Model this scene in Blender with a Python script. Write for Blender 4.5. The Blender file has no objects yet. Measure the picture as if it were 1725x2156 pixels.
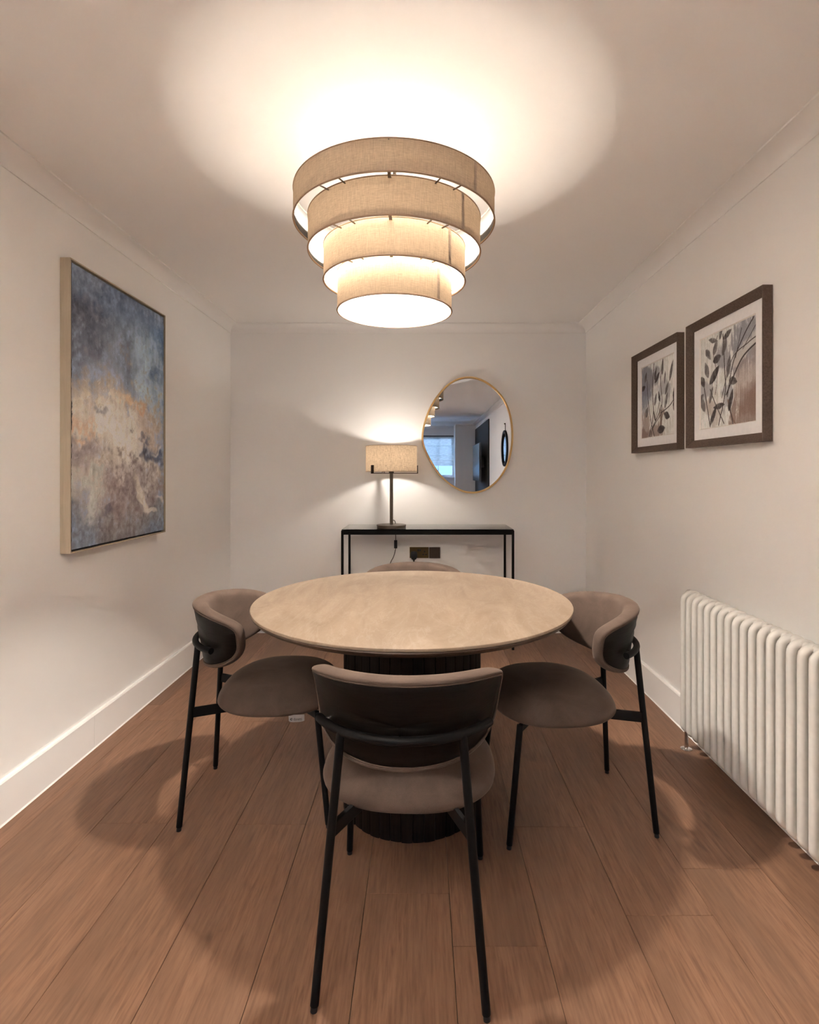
import bpy, bmesh, math, random
import numpy as np
from mathutils import Vector, Matrix

sc = bpy.context.scene
C = sc.collection
PI = math.pi
random.seed(7)

# ------------------------------------------------------------------ camera
cam_d = bpy.data.cameras.new('camera')
cam = bpy.data.objects.new('camera', cam_d); C.objects.link(cam)
cam.location = (0.0, 0.0, 1.25)
cam.rotation_euler = (PI / 2, 0, 0)
cam_d.sensor_fit = 'HORIZONTAL'
cam_d.sensor_width = 36.0
cam_d.lens = 36.0 * 1140.0 / 1725.0
cam_d.shift_x = -(889.0 - 862.5) / 1725.0
cam_d.shift_y = (996.0 - 1078.0) / 1725.0
cam_d.clip_start = 0.02
sc.camera = cam

# ------------------------------------------------------------------ world (overcast evening daylight outside the window)
w = bpy.data.worlds.new('world'); sc.world = w; w.use_nodes = True
bg = w.node_tree.nodes['Background']
bg.inputs[0].default_value = (0.42, 0.62, 1.0, 1)
bg.inputs[1].default_value = 14.0
# sampling portal in the window opening (adds no light of its own)
pd = bpy.data.lights.new('window_portal', 'AREA'); pd.shape = 'RECTANGLE'; pd.size = 1.94; pd.size_y = 1.0; pd.cycles.is_portal = True
po = bpy.data.objects.new('window_portal', pd); C.objects.link(po); po.location = (-.18, -5.06, 1.66); po.rotation_euler = (PI / 2, 0, 0)

# ------------------------------------------------------------------ view
sc.view_settings.view_transform = 'Standard'
sc.view_settings.look = 'None'
sc.view_settings.gamma = 1.0
sc.view_settings.exposure = 2.17
sc.view_settings.use_curve_mapping = False
sc.cycles.max_bounces = 9
sc.cycles.diffuse_bounces = 7
sc.cycles.glossy_bounces = 4
sc.cycles.transparent_max_bounces = 9
sc.cycles.use_adaptive_sampling = True
sc.cycles.adaptive_threshold = 0.08
sc.cycles.sample_clamp_indirect = 40.0

LAMP_COLOR = (1.0, 0.900, 0.795)
PENDANT_W = 120.0
TABLE_LAMP_W = 1.85
FILL_W = 76.0
BULB_PROFILE = ((0.0, .13), (.04, .17), (.07, .33), (.12, .30), (.18, .58), (.28, .58), (.42, .48), (.58, .38), (.66, .32), (.695, .12), (.72, .030), (.78, .011), (.85, .004), (1.0, .001))   # from straight down to straight up

# ------------------------------------------------------------------ room numbers (metres; camera stands at the origin)
XL, XR, YB, YF, ZC = -1.505, 1.286, 4.25, -4.95, 2.41

# ------------------------------------------------------------------ helpers
def lin(c):
    c = np.asarray(c, float) / 255.0
    return np.where(c <= 0.04045, c / 12.92, ((c + 0.055) / 1.055) ** 2.4)

class MB:
    """collects vertices and faces of one mesh"""
    def __init__(s): s.v = []; s.f = []
    def add(s, vs, fs):
        n = len(s.v); s.v += [tuple(p) for p in vs]; s.f += [tuple(i + n for i in f) for f in fs]; return s
    def box(s, a, b, bev=0.0):
        x0, y0, z0 = a; x1, y1, z1 = b
        if bev <= 0:
            vs = [(x, y, z) for x in (x0, x1) for y in (y0, y1) for z in (z0, z1)]
            return s.add(vs, [(0, 1, 3, 2), (4, 6, 7, 5), (0, 4, 5, 1), (2, 3, 7, 6), (0, 2, 6, 4), (1, 5, 7, 3)])
        bm = bmesh.new(); bmesh.ops.create_cube(bm, size=1)
        for v in bm.verts:
            v.co = Vector((x0 + (v.co.x + .5) * (x1 - x0), y0 + (v.co.y + .5) * (y1 - y0), z0 + (v.co.z + .5) * (z1 - z0)))
        bmesh.ops.bevel(bm, geom=bm.edges[:], offset=bev, segments=2, profile=0.7, affect='EDGES')
        bm.verts.index_update()
        s.add([v.co[:] for v in bm.verts], [[v.index for v in f.verts] for f in bm.faces]); bm.free(); return s
    def lathe(s, prof, n=32, c=(0, 0), close=False):
        """prof: list of (r, z) ; axis z through c"""
        vs = []; fs = []; m = len(prof)
        for i in range(n):
            a = 2 * PI * i / n
            for r, z in prof: vs.append((c[0] + r * math.cos(a), c[1] + r * math.sin(a), z))
        for i in range(n):
            j = (i + 1) % n
            for k in range(m - 1 if not close else m):
                l = (k + 1) % m
                fs.append((i * m + k, j * m + k, j * m + l, i * m + l))
        return s.add(vs, fs)
    def tube(s, pts, r, n=12, closed=False, caps=True):
        pts = [Vector(p) for p in pts]; m = len(pts)
        rs = r if isinstance(r, (list, tuple)) else [r] * m
        tang = []
        for i in range(m):
            if closed: t = pts[(i + 1) % m] - pts[(i - 1) % m]
            else: t = pts[min(i + 1, m - 1)] - pts[max(i - 1, 0)]
            tang.append(t.normalized())
        up = Vector((0, 0, 1)) if abs(tang[0].z) < .9 else Vector((1, 0, 0))
        nrm = (up - tang[0] * up.dot(tang[0])).normalized()
        vs = []; fs = []
        for i in range(m):
            t = tang[i]; nrm = (nrm - t * nrm.dot(t)).normalized(); b = t.cross(nrm)
            for k in range(n):
                a = 2 * PI * k / n
                vs.append(pts[i] + (nrm * math.cos(a) + b * math.sin(a)) * rs[i])
        for i in range(m if closed else m - 1):
            j = (i + 1) % m
            for k in range(n):
                l = (k + 1) % n
                fs.append((i * n + k, i * n + l, j * n + l, j * n + k))
        if caps and not closed:
            fs.append(tuple(range(n - 1, -1, -1))); fs.append(tuple((m - 1) * n + k for k in range(n)))
        return s.add(vs, fs)
    def bar(s, p, q, wdt, hgt, bev=0.0):
        """square bar from p to q, wdt across, hgt vertical"""
        p = Vector(p); q = Vector(q); d = (q - p); L = d.length; d.normalize()
        side = d.cross(Vector((0, 0, 1))).normalized(); up = side.cross(d)
        t = MB().box((-wdt / 2, 0, -hgt / 2), (wdt / 2, L, hgt / 2), bev)
        return s.add([p + side * v[0] + d * v[1] + up * v[2] for v in t.v], t.f)
    def extrude(s, poly, axis_fn, t0, t1):
        """poly: 2d list; axis_fn(a,b,t)->xyz"""
        n = len(poly)
        vs = [axis_fn(a, b, t0) for a, b in poly] + [axis_fn(a, b, t1) for a, b in poly]
        fs = [(i, (i + 1) % n, n + (i + 1) % n, n + i) for i in range(n)]
        fs.append(tuple(range(n - 1, -1, -1))); fs.append(tuple(range(n, 2 * n)))
        return s.add(vs, fs)
    def mesh(s, name, m=None, smooth=None, fix=True):
        me = bpy.data.meshes.new(name); me.from_pydata(s.v, [], s.f)
        if fix:
            bm = bmesh.new(); bm.from_mesh(me); bmesh.ops.recalc_face_normals(bm, faces=bm.faces[:]); bm.to_mesh(me); bm.free()
        me.validate(); me.update()
        if m: me.materials.append(m)
        if smooth is not None:
            me.shade_smooth()
            if smooth < 180: me.set_sharp_from_angle(angle=math.radians(smooth))
        return me
    def build(s, name, m, parent=None, smooth=None, fix=True):
        return link(name, s.mesh(name, m, smooth, fix), parent)

def link(name, data, parent=None):
    o = bpy.data.objects.new(name, data); C.objects.link(o)
    if parent: o.parent = parent
    return o
def tag(o, label=None, cat=None, group=None, kind=None):
    if label: o['label'] = label
    if cat: o['category'] = cat
    if group: o['group'] = group
    if kind: o['kind'] = kind
    return o
def thing(name, label, cat, loc=(0, 0, 0), rz=0, group=None, kind=None):
    o = link(name, None); o.location = loc; o.rotation_euler = (0, 0, rz); o.empty_display_size = .1
    return tag(o, label, cat, group, kind)
def struct(o, label, cat): return tag(o, label, cat, kind='structure')
def copy_tree(o, parent=None):
    c = o.copy(); C.objects.link(c); c.parent = parent
    for ch in o.children: copy_tree(ch, c)
    return c

# ------------------------------------------------------------------ material helpers
class NT:
    def __init__(s, name):
        s.m = bpy.data.materials.new(name); s.m.use_nodes = True
        s.t = s.m.node_tree; s.p = s.t.nodes['Principled BSDF']; s.out = s.t.nodes['Material Output']
    def n(s, typ, **kw):
        nd = s.t.nodes.new(typ)
        for k, v in kw.items(): setattr(nd, k, v)
        return nd
    def l(s, a, b): s.t.links.new(a, b)
    def set(s, **kw):
        names = dict(color='Base Color', rough='Roughness', metal='Metallic', spec='Specular IOR Level', sheen='Sheen Weight',
                     sheen_rough='Sheen Roughness', sheen_tint='Sheen Tint', coat='Coat Weight', coat_rough='Coat Roughness')
        for k, v in kw.items():
            if k in ('color', 'sheen_tint') and len(v) == 3: v = (*v, 1)
            s.p.inputs[names[k]].default_value = v
        return s
    def coord(s, kind='Object', scale=(1, 1, 1), offset=None, rot=(0, 0, 0)):
        tc = s.n('ShaderNodeTexCoord'); mp = s.n('ShaderNodeMapping')
        mp.inputs['Scale'].default_value = scale; mp.inputs['Rotation'].default_value = rot
        src = tc.outputs[kind]
        if offset is not None:
            ad = s.n('ShaderNodeVectorMath', operation='ADD'); s.l(src, ad.inputs[0]); s.l(offset, ad.inputs[1]); src = ad.outputs[0]
        s.l(src, mp.inputs[0]); return mp.outputs[0]
    def noise(s, vec, scale=5, detail=4, rough=.55, dist=0.0):
        nd = s.n('ShaderNodeTexNoise'); s.l(vec, nd.inputs['Vector'])
        nd.inputs['Scale'].default_value = scale; nd.inputs['Detail'].default_value = detail
        nd.inputs['Roughness'].default_value = rough; nd.inputs['Distortion'].default_value = dist
        return nd.outputs['Fac']
    def ramp(s, fac, stops):
        r = s.n('ShaderNodeValToRGB'); s.l(fac, r.inputs[0]); e = r.color_ramp.elements
        while len(e) < len(stops): e.new(.5)
        for i, (p, c) in enumerate(stops):
            e[i].position = p; e[i].color = (*c, 1) if len(c) == 3 else c
        return r.outputs[0]
    def mix(s, fac, a, b, typ='MIX'):
        m = s.n('ShaderNodeMix', data_type='RGBA', blend_type=typ)
        for sock, v in ((m.inputs[0], fac), (m.inputs[6], a), (m.inputs[7], b)):
            if hasattr(v, 'links'): s.l(v, sock)
            elif isinstance(v, (int, float)): sock.default_value = v
            else: sock.default_value = (*v, 1) if len(v) == 3 else v
        return m.outputs[2]
    def bump(s, h, strength=.2, dist=.01):
        b = s.n('ShaderNodeBump'); b.inputs['Strength'].default_value = strength; b.inputs['Distance'].default_value = dist
        s.l(h, b.inputs['Height']); s.l(b.outputs[0], s.p.inputs['Normal'])
    def base(s, sock): s.l(sock, s.p.inputs['Base Color'])

def plain(name, color, rough=.5, metal=0.0, **kw):
    n = NT(name); n.set(color=color, rough=rough, metal=metal, **kw)
    v = n.noise(n.coord('Object', (1, 1, 1)), 60, 0)
    n.base(n.mix(.08, color, n.ramp(v, [(.3, tuple(c * .7 for c in color)), (.7, tuple(min(1, c * 1.25) for c in color))])))
    return n.m

def paint(name, color, *_):
    """flat emulsion: plain diffuse with a faint large-scale unevenness"""
    n = NT(name); n.t.nodes.remove(n.p)
    d = n.n('ShaderNodeBsdfDiffuse'); big = n.noise(n.coord('Object'), 1.3, 0)
    n.l(n.mix(big, color, tuple(c * .965 for c in color)), d.inputs['Color']); n.l(d.outputs[0], n.out.inputs['Surface'])
    return n.m

M = {}
M['wall'] = paint('wall_paint', (.90, .893, .88))
M['ceiling'] = paint('ceiling_paint', (.90, .893, .882), .9, 120, .05)
M['trim'] = paint('trim_paint', (.90, .893, .882), .45, 60, .02)
M['sealant'] = plain('white_sealant', (.88, .87, .85), .4)
M['black_metal'] = plain('black_powder_coat', (.005, .005, .0055), .5, spec=.16)
M['console_metal'] = plain('matt_black_steel', (.006, .0055, .0055), .55, spec=.15)
M['glide'] = plain('black_plastic', (.008, .008, .008), .6)
M['chrome'] = plain('chrome', (.75, .75, .76), .12, 1.0)
M['bronze'] = plain('brushed_bronze', (.17, .135, .105), .38, .9)
M['bronze_dark'] = plain('dark_bronze', (.055, .038, .030), .45, .5)
M['brass_plate'] = plain('antique_brass', (.17, .11, .045), .36, .85)
M['dark_plate'] = plain('bronze_plate', (.060, .040, .030), .5, .3)
M['gold'] = plain('satin_gold', (.66, .43, .19), .36, 1.0)
M['radiator'] = plain('white_enamel', (.70, .685, .65), .30)
M['plastic_black'] = plain('plug_plastic', (.010, .011, .014), .35)
M['cord'] = plain('cord', (.03, .02, .016), .5)
M['white_pin'] = plain('white_mark', (.6, .58, .55), .5)

def mirror_mat():
    n = NT('silvered_glass'); n.set(color=(.62, .66, .72), rough=.0, metal=1.0); return n.m
M['mirror'] = mirror_mat()

def wood_floor():
    n = NT('oak_plank'); n.set(rough=.46, spec=.32)
    oi = n.n('ShaderNodeObjectInfo')
    mul = n.n('ShaderNodeVectorMath', operation='SCALE'); cmb = n.n('ShaderNodeCombineXYZ')
    for i in range(3): n.l(oi.outputs['Random'], cmb.inputs[i])
    n.l(cmb.outputs[0], mul.inputs[0]); mul.inputs['Scale'].default_value = 37.0
    v1 = n.coord('Object', (1, .07, 1), mul.outputs[0])
    grain = n.noise(v1, 120, 3, .65, .3)
    v2 = n.coord('Object', (1, .16, 1), mul.outputs[0])
    wav = n.n('ShaderNodeTexWave', wave_type='BANDS', bands_direction='X', wave_profile='SIN'); n.l(v2, wav.inputs['Vector'])
    wav.inputs['Scale'].default_value = 3.2; wav.inputs['Distortion'].default_value = 22; wav.inputs['Detail'].default_value = 3
    wav.inputs['Detail Scale'].default_value = 1.1
    big = n.noise(v2, 5, 3, .5, 1.0)
    a = n.ramp(grain, [(.25, (.150, .076, .044)), (.5, (.250, .134, .081)), (.75, (.325, .182, .114))])
    b = n.mix(n.ramp(wav.outputs['Fac'], [(.30, (0, 0, 0)), (.95, (.30, .30, .30))]), a, (.175, .092, .055))
    c = n.mix(n.ramp(big, [(.38, (0, 0, 0)), (.72, (.75, .75, .75))]), b, (.178, .101, .064))
    # scattered knots / darker cracks
    vk = n.coord('Object', (1, .28, 1), mul.outputs[0])
    k = n.noise(vk, 7, 2, .5, 2.0)
    c = n.mix(n.ramp(k, [(.68, (0, 0, 0)), (.80, (.6, .6, .6))]), c, (.10, .055, .035))
    hs = n.n('ShaderNodeHueSaturation'); n.l(c, hs.inputs['Color'])
    mr = n.n('ShaderNodeMapRange'); n.l(oi.outputs['Random'], mr.inputs[0]); mr.inputs[3].default_value = .90; mr.inputs[4].default_value = 1.10
    n.l(mr.outputs[0], hs.inputs['Value'])
    n.base(hs.outputs[0])
    return n.m
M['floor'] = wood_floor()

def dark_wood(name, c0, c1, axis=(1, 1, .06), rough=.42, scale=140, spec=.3):
    n = NT(name); n.set(rough=rough, spec=spec)
    v = n.coord('Object', axis); g = n.noise(v, scale, 5, .65, .2)
    n.base(n.ramp(g, [(.3, c0), (.7, c1)])); n.bump(g, .25, .002); return n.m
M['stave'] = dark_wood('charred_oak', (.006, .004, .003), (.019, .012, .009), (1, 1, .05), .5, 140, .12)
M['shell'] = dark_wood('black_oak_veneer', (.0035, .0026, .0022), (.010, .0072, .0058), (.08, .08, 1), .45, 220, .12)
M['under'] = dark_wood('brown_oak_edge', (.085, .058, .042), (.13, .09, .066), (.3, .3, .3), .45)
M['frame_brown'] = dark_wood('weathered_brown_frame', (.075, .051, .040), (.165, .118, .092), (1, 1, 1), .6, 160)
M['frame_champagne'] = dark_wood('champagne_frame', (.44, .375, .28), (.53, .455, .345), (1, 1, .05), .38, 120)

def velvet():
    n = NT('taupe_velvet'); n.set(rough=.85, spec=.15, sheen=.32, sheen_rough=.35, sheen_tint=(.75, .58, .48))
    v = n.coord('Object'); a = n.noise(v, 9, 4, .6, .8); b = n.noise(v, 420, 2)
    c = n.ramp(a, [(.3, (.080, .055, .043)), (.7, (.122, .087, .069))])
    n.base(n.mix(.15, c, n.ramp(b, [(.3, (.06, .042, .034)), (.7, (.15, .108, .088))])))
    n.bump(b, .1, .001); return n.m
M['velvet'] = velvet()

def stone():
    n = NT('beige_ceramic_stone'); n.set(rough=.48, spec=.3)
    v = n.coord('Object', (2.6, .75, 1), rot=(0, 0, math.radians(-28)))
    a = n.noise(v, 3.0, 8, .62, 1.6)
    c = n.ramp(a, [(.30, (.27, .200, .142)), (.50, (.325, .248, .181)), (.70, (.38, .297, .223))])
    fine = n.noise(n.coord('Object', (1, .6, 1)), 90, 4, .7)
    c = n.mix(n.ramp(fine, [(.45, (0, 0, 0)), (.8, (.35, .35, .35))]), c, (.24, .175, .118))
    vv = n.noise(v, 2.2, 6, .6, 2.5)
    vein = n.ramp(vv, [(.480, (0, 0, 0)), (.50, (.30, .30, .30)), (.520, (0, 0, 0))])
    n.base(n.mix(vein, c, (.42, .348, .28)))
    return n.m
M['stone'] = stone()

def shade_fabric(name, trans, refl, tfac, weave=1.0):
    """two-sided lampshade cloth: linen outside, darkened lining inside, light shines through"""
    n = NT(name); t = n.t; t.nodes.remove(n.p)
    g = n.n('ShaderNodeNewGeometry')
    v1 = n.noise(n.coord('Object', (1, 1, 9)), 55, 3, .6); v2 = n.noise(n.coord('Object', (7, 7, .6)), 55, 3, .6)
    wv = n.mix(.5, v1, v2)
    slub = n.ramp(wv, [(.35, (1 - .30 * weave,) * 3), (.62, (1, 1, 1))])
    d = n.n('ShaderNodeBsdfDiffuse'); tr = n.n('ShaderNodeBsdfTranslucent'); mx = n.n('ShaderNodeMixShader')
    col = n.mix(g.outputs['Backfacing'], n.mix(1.0, refl, slub, 'MULTIPLY'), (.12, .116, .110))  # lining kept dark to curb light bounced onto the ceiling
    n.l(col, d.inputs['Color']); n.l(n.mix(1.0, trans, slub, 'MULTIPLY'), tr.inputs['Color'])
    mx.inputs[0].default_value = tfac
    n.l(d.outputs[0], mx.inputs[1]); n.l(tr.outputs[0], mx.inputs[2]); n.l(mx.outputs[0], n.out.inputs['Surface'])
    return n.m
M['shade'] = shade_fabric('linen_shade', (.74, .52, .32), (.62, .48, .34), .0056)
M['shade_table'] = shade_fabric('coarse_linen_shade', (.74, .55, .36), (.62, .50, .38), .165, 1.7)
M['shade_seam'] = shade_fabric('linen_seam', (.40, .27, .18), (.48, .37, .28), .010)
M['shade_rim'] = plain('linen_binding', (.40, .28, .19), .9)

def thin_glass(name, tint=(.93, .965, .95), gloss=.09):
    n = NT(name); t = n.t; t.nodes.remove(n.p)
    tr = n.n('ShaderNodeBsdfTransparent'); gl = n.n('ShaderNodeBsdfGlossy'); mx = n.n('ShaderNodeMixShader'); lw = n.n('ShaderNodeFresnel')
    tr.inputs[0].default_value = (*tint, 1); gl.inputs['Roughness'].default_value = .02; lw.inputs[0].default_value = 1.5
    mu = n.n('ShaderNodeMath', operation='MULTIPLY'); n.l(lw.outputs[0], mu.inputs[0]); mu.inputs[1].default_value = 1.0
    n.l(mu.outputs[0], mx.inputs[0]); n.l(tr.outputs[0], mx.inputs[1]); n.l(gl.outputs[0], mx.inputs[2]); n.l(mx.outputs[0], n.out.inputs['Surface'])
    return n.m
M['glass'] = thin_glass('clear_glass')
M['glass_top'] = thin_glass('console_glass', (.90, .93, .915))

def attr_paint(name, rough=.75, bump=.0):
    n = NT(name); n.set(rough=rough, spec=.25)
    a = n.n('ShaderNodeAttribute', attribute_name='pigment')
    f = n.noise(n.coord('Object'), 260, 4, .7)
    n.base(n.mix(.5, a.outputs['Color'], n.mix(1.0, a.outputs['Color'], n.ramp(f, [(.3, (.72,) * 3), (.7, (1.25,) * 3)]), 'MULTIPLY')))
    if bump: n.bump(n.noise(n.coord('Object', (1, 1, .7)), 130, 6, .7, 1.5), bump, .004)
    return n.m

# ================================================================== STRUCTURE
# floor: sub floor slab + oak planks running away from the camera
fl = MB().box((XL - .1, YF - .6, -.05), (XR + .1, YB + .1, -.014)).build('floor', M['under'])
struct(fl, 'brown oak plank floor running towards the far wall', 'floor')
PW = .2475
known = {0: 1.933 - .0, 2: 1.926, 1: 2.7247, -1: 2.737, 4: 1.61, 6: 1.913, 8: 1.711, 9: 2.4526, 3: 1.20, 5: 2.95, 7: 3.05}
x0 = .081 - 5 * PW
plank_mesh = {}
def plank_me(wd, ln):
    key = (round(wd, 3), round(ln, 3))
    if key not in plank_mesh:
        e = .0004
        plank_mesh[key] = MB().add(
            [(e, e, -.0135), (wd - e, e, -.0135), (wd - e, ln - e, -.0135), (e, ln - e, -.0135),
             (e, e, -.0015), (wd - e, e, -.0015), (wd - e, ln - e, -.0015), (e, ln - e, -.0015),
             (e + .0007, e + .0007, 0), (wd - e - .0007, e + .0007, 0), (wd - e - .0007, ln - e - .0007, 0), (e + .0007, ln - e - .0007, 0)],
            [(3, 2, 1, 0), (8, 9, 10, 11)] + [(i, (i + 1) % 4, 4 + (i + 1) % 4, 4 + i) for i in range(4)] + [(4 + i, 4 + (i + 1) % 4, 8 + (i + 1) % 4, 8 + i) for i in range(4)]
        ).mesh('plank', M['floor'])
    return plank_mesh[key]
for k in range(-2, 11):
    xa = max(x0 + k * PW, XL + .003); xb = min(x0 + (k + 1) * PW, XR - .003)
    if xb - xa < .02: continue
    L = 1.52
    y = known.get(k, 1.0 + .4 * (k % 3)) - L * 6
    while y < YB:
        a = max(y, YF + .003); b = min(y + L, YB - .003)
        if b - a > .03:
            p = link('plank', plank_me(xb - xa, b - a), fl); p.location = (xa, a, 0)
        y += L

ce = MB().box((XL - .1, YF - .6, ZC), (XR + .1, YB + .1, ZC + .1)).build('ceiling', M['ceiling'])
struct(ce, 'plain white painted ceiling above the dining table', 'ceiling')
wl = MB().box((XL - .1, YF - .1, -.05), (XL, YB + .1, ZC)).build('wall_left', M['wall']); struct(wl, 'white painted wall carrying the abstract painting', 'wall')
wr = MB().box((XR, YF - .1, -.05), (XR + .1, YB + .1, ZC)).build('wall_right', M['wall']); struct(wr, 'white painted wall above the column radiator', 'wall')
wb = MB().box((XL, YB, -.05), (XR, YB + .1, ZC)).build('wall_back', M['wall']); struct(wb, 'white painted end wall behind the console table', 'wall')

# end wall behind the camera with the window bay (seen in the mirror)
WX0, WX1, WZ0, WZ1 = -1.15, .79, 1.16, 2.16
wf = MB()
wf.box((XL, YF - .1, -.05), (WX0, YF, ZC)); wf.box((WX0, YF - .1, -.05), (WX1, YF, WZ0)); wf.box((WX0, YF - .1, WZ1), (WX1, YF, ZC))
wf.box((WX1, YF - .1, -.05), (XR, YF + .5, ZC))
wf = wf.build('wall_front', M['wall']); struct(wf, 'grey-lit far wall with a window bay and pier, seen in the oval mirror', 'wall')

# cove cornice
def cove_profile():
    a, b = .063, .048
    pts = [(0, .062), (.006, .062), (.006, .055)]
    for i in range(1, 9):
        t = PI / 2 * i / 8
        pts.append((.006 + a * (1 - math.cos(t)), .007 + b * (1 - math.sin(t))))
    pts += [(.069, .007), (.078, .007), (.078, 0), (0, 0)]
    return pts
cp = cove_profile()
def cove(name, fn, t0, t1, label):
    o = MB().extrude(cp, fn, t0, t1).build(name, M['trim'], smooth=35); return struct(o, label, 'cornice')
cove('trim_1', lambda a, b, t: (XL + a, t, ZC - b), YF, YB, 'white plaster cove cornice along the wall with the large painting')
cove('trim_2', lambda a, b, t: (XR - a, t, ZC - b), YF + .5, YB, 'white plaster cove cornice along the wall above the radiator')
cove('trim_3', lambda a, b, t: (t, YB - a, ZC - b), XL, XR, 'white plaster cove cornice across the far wall behind the lampshade')
cove('trim_4', lambda a, b, t: (t, YF + a, ZC - b), XL, WX1, 'white plaster cove cornice above the window blind in the mirror')
cove('trim_5', lambda a, b, t: (t, YF + .5 + a, ZC - b), WX1, XR, 'white plaster cove cornice on the pier seen in the mirror')

# skirting boards
BT, BH = .018, .155
bp = [(0, 0), (BT, 0), (BT, BH - .006), (BT - .004, BH), (0, BH)]
def skirting(name, fn, t0, t1, label, joint=None):
    o = MB().extrude(bp, fn, t0, t1 if joint is None else joint - .0006).build(name, M['trim']); struct(o, label, 'skirting board')
    if joint is not None: MB().extrude(bp, fn, joint + .0006, t1).build('skirting_length', M['trim'], o)
    MB().extrude([(BT, .0005), (BT + .0045, .0005), (BT, .006)], fn, t0, t1).build('sealant_bead', M['sealant'], o)
    return o
skirting('baseboard_left', lambda a, b, t: (XL + a, t, b), YF, YB - .001, 'white skirting board below the large abstract painting', 2.455)
skirting('baseboard_right', lambda a, b, t: (XR - a, t, b), YF + .5, YB - .001, 'white skirting board running behind the radiator')
skirting('baseboard_back', lambda a, b, t: (t, YB - a, b), XL + BT + .005, XR - BT - .005, 'white skirting board behind the console table')

# ================================================================== DINING TABLE
TX, TY = -.037, 2.09
TT = .766
tb = thing('dining_table', 'round dining table with beige stone top on a slatted dark drum base', 'table', (TX, TY, 0))
MB().lathe([(0, TT), (.594, TT), (.5985, TT - .0015), (.6, TT - .005), (.599, TT - .0095), (.596, TT - .011), (0, TT - .011)], 128).build('table_top', M['stone'], tb, smooth=40)
MB().lathe([(0, TT - .011), (.594, TT - .0112), (.5965, TT - .016), (.588, TT - .026), (.56, TT - .039), (.50, TT - .055), (.42, TT - .062), (0, TT - .062)], 128).build('underside', M['under'], tb, smooth=30)
NS = 42; RP = .262
ped = MB().lathe([(0, .0), (RP - .012, .0), (RP - .012, TT - .0625), (0, TT - .0625)], 84).build('pedestal', M['stave'], tb)
sm = None
hw = PI / NS * .975
me_list = []
for v in range(4):
    e = (0, .0016, -.0012, .0007)[v]
    poly = []
    for a, r in ((-hw, RP - .013), (-hw, RP - .003 + e), (-hw * .9, RP + e), (-hw * .45, RP + .0008 + e), (0, RP + .001 + e), (hw * .45, RP + .0008 + e), (hw * .9, RP + e), (hw, RP - .003 + e), (hw, RP - .013)):
        poly.append((r * math.cos(a), r * math.sin(a)))
    me_list.append(MB().extrude(poly, lambda a, b, t: (a, b, t), .001, TT - .0635).mesh('stave', M['stave']))
for i in range(NS):
    s_ = link('stave', me_list[random.randrange(4)], ped); s_.rotation_euler = (0, 0, 2 * PI * i / NS + .02)

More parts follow.
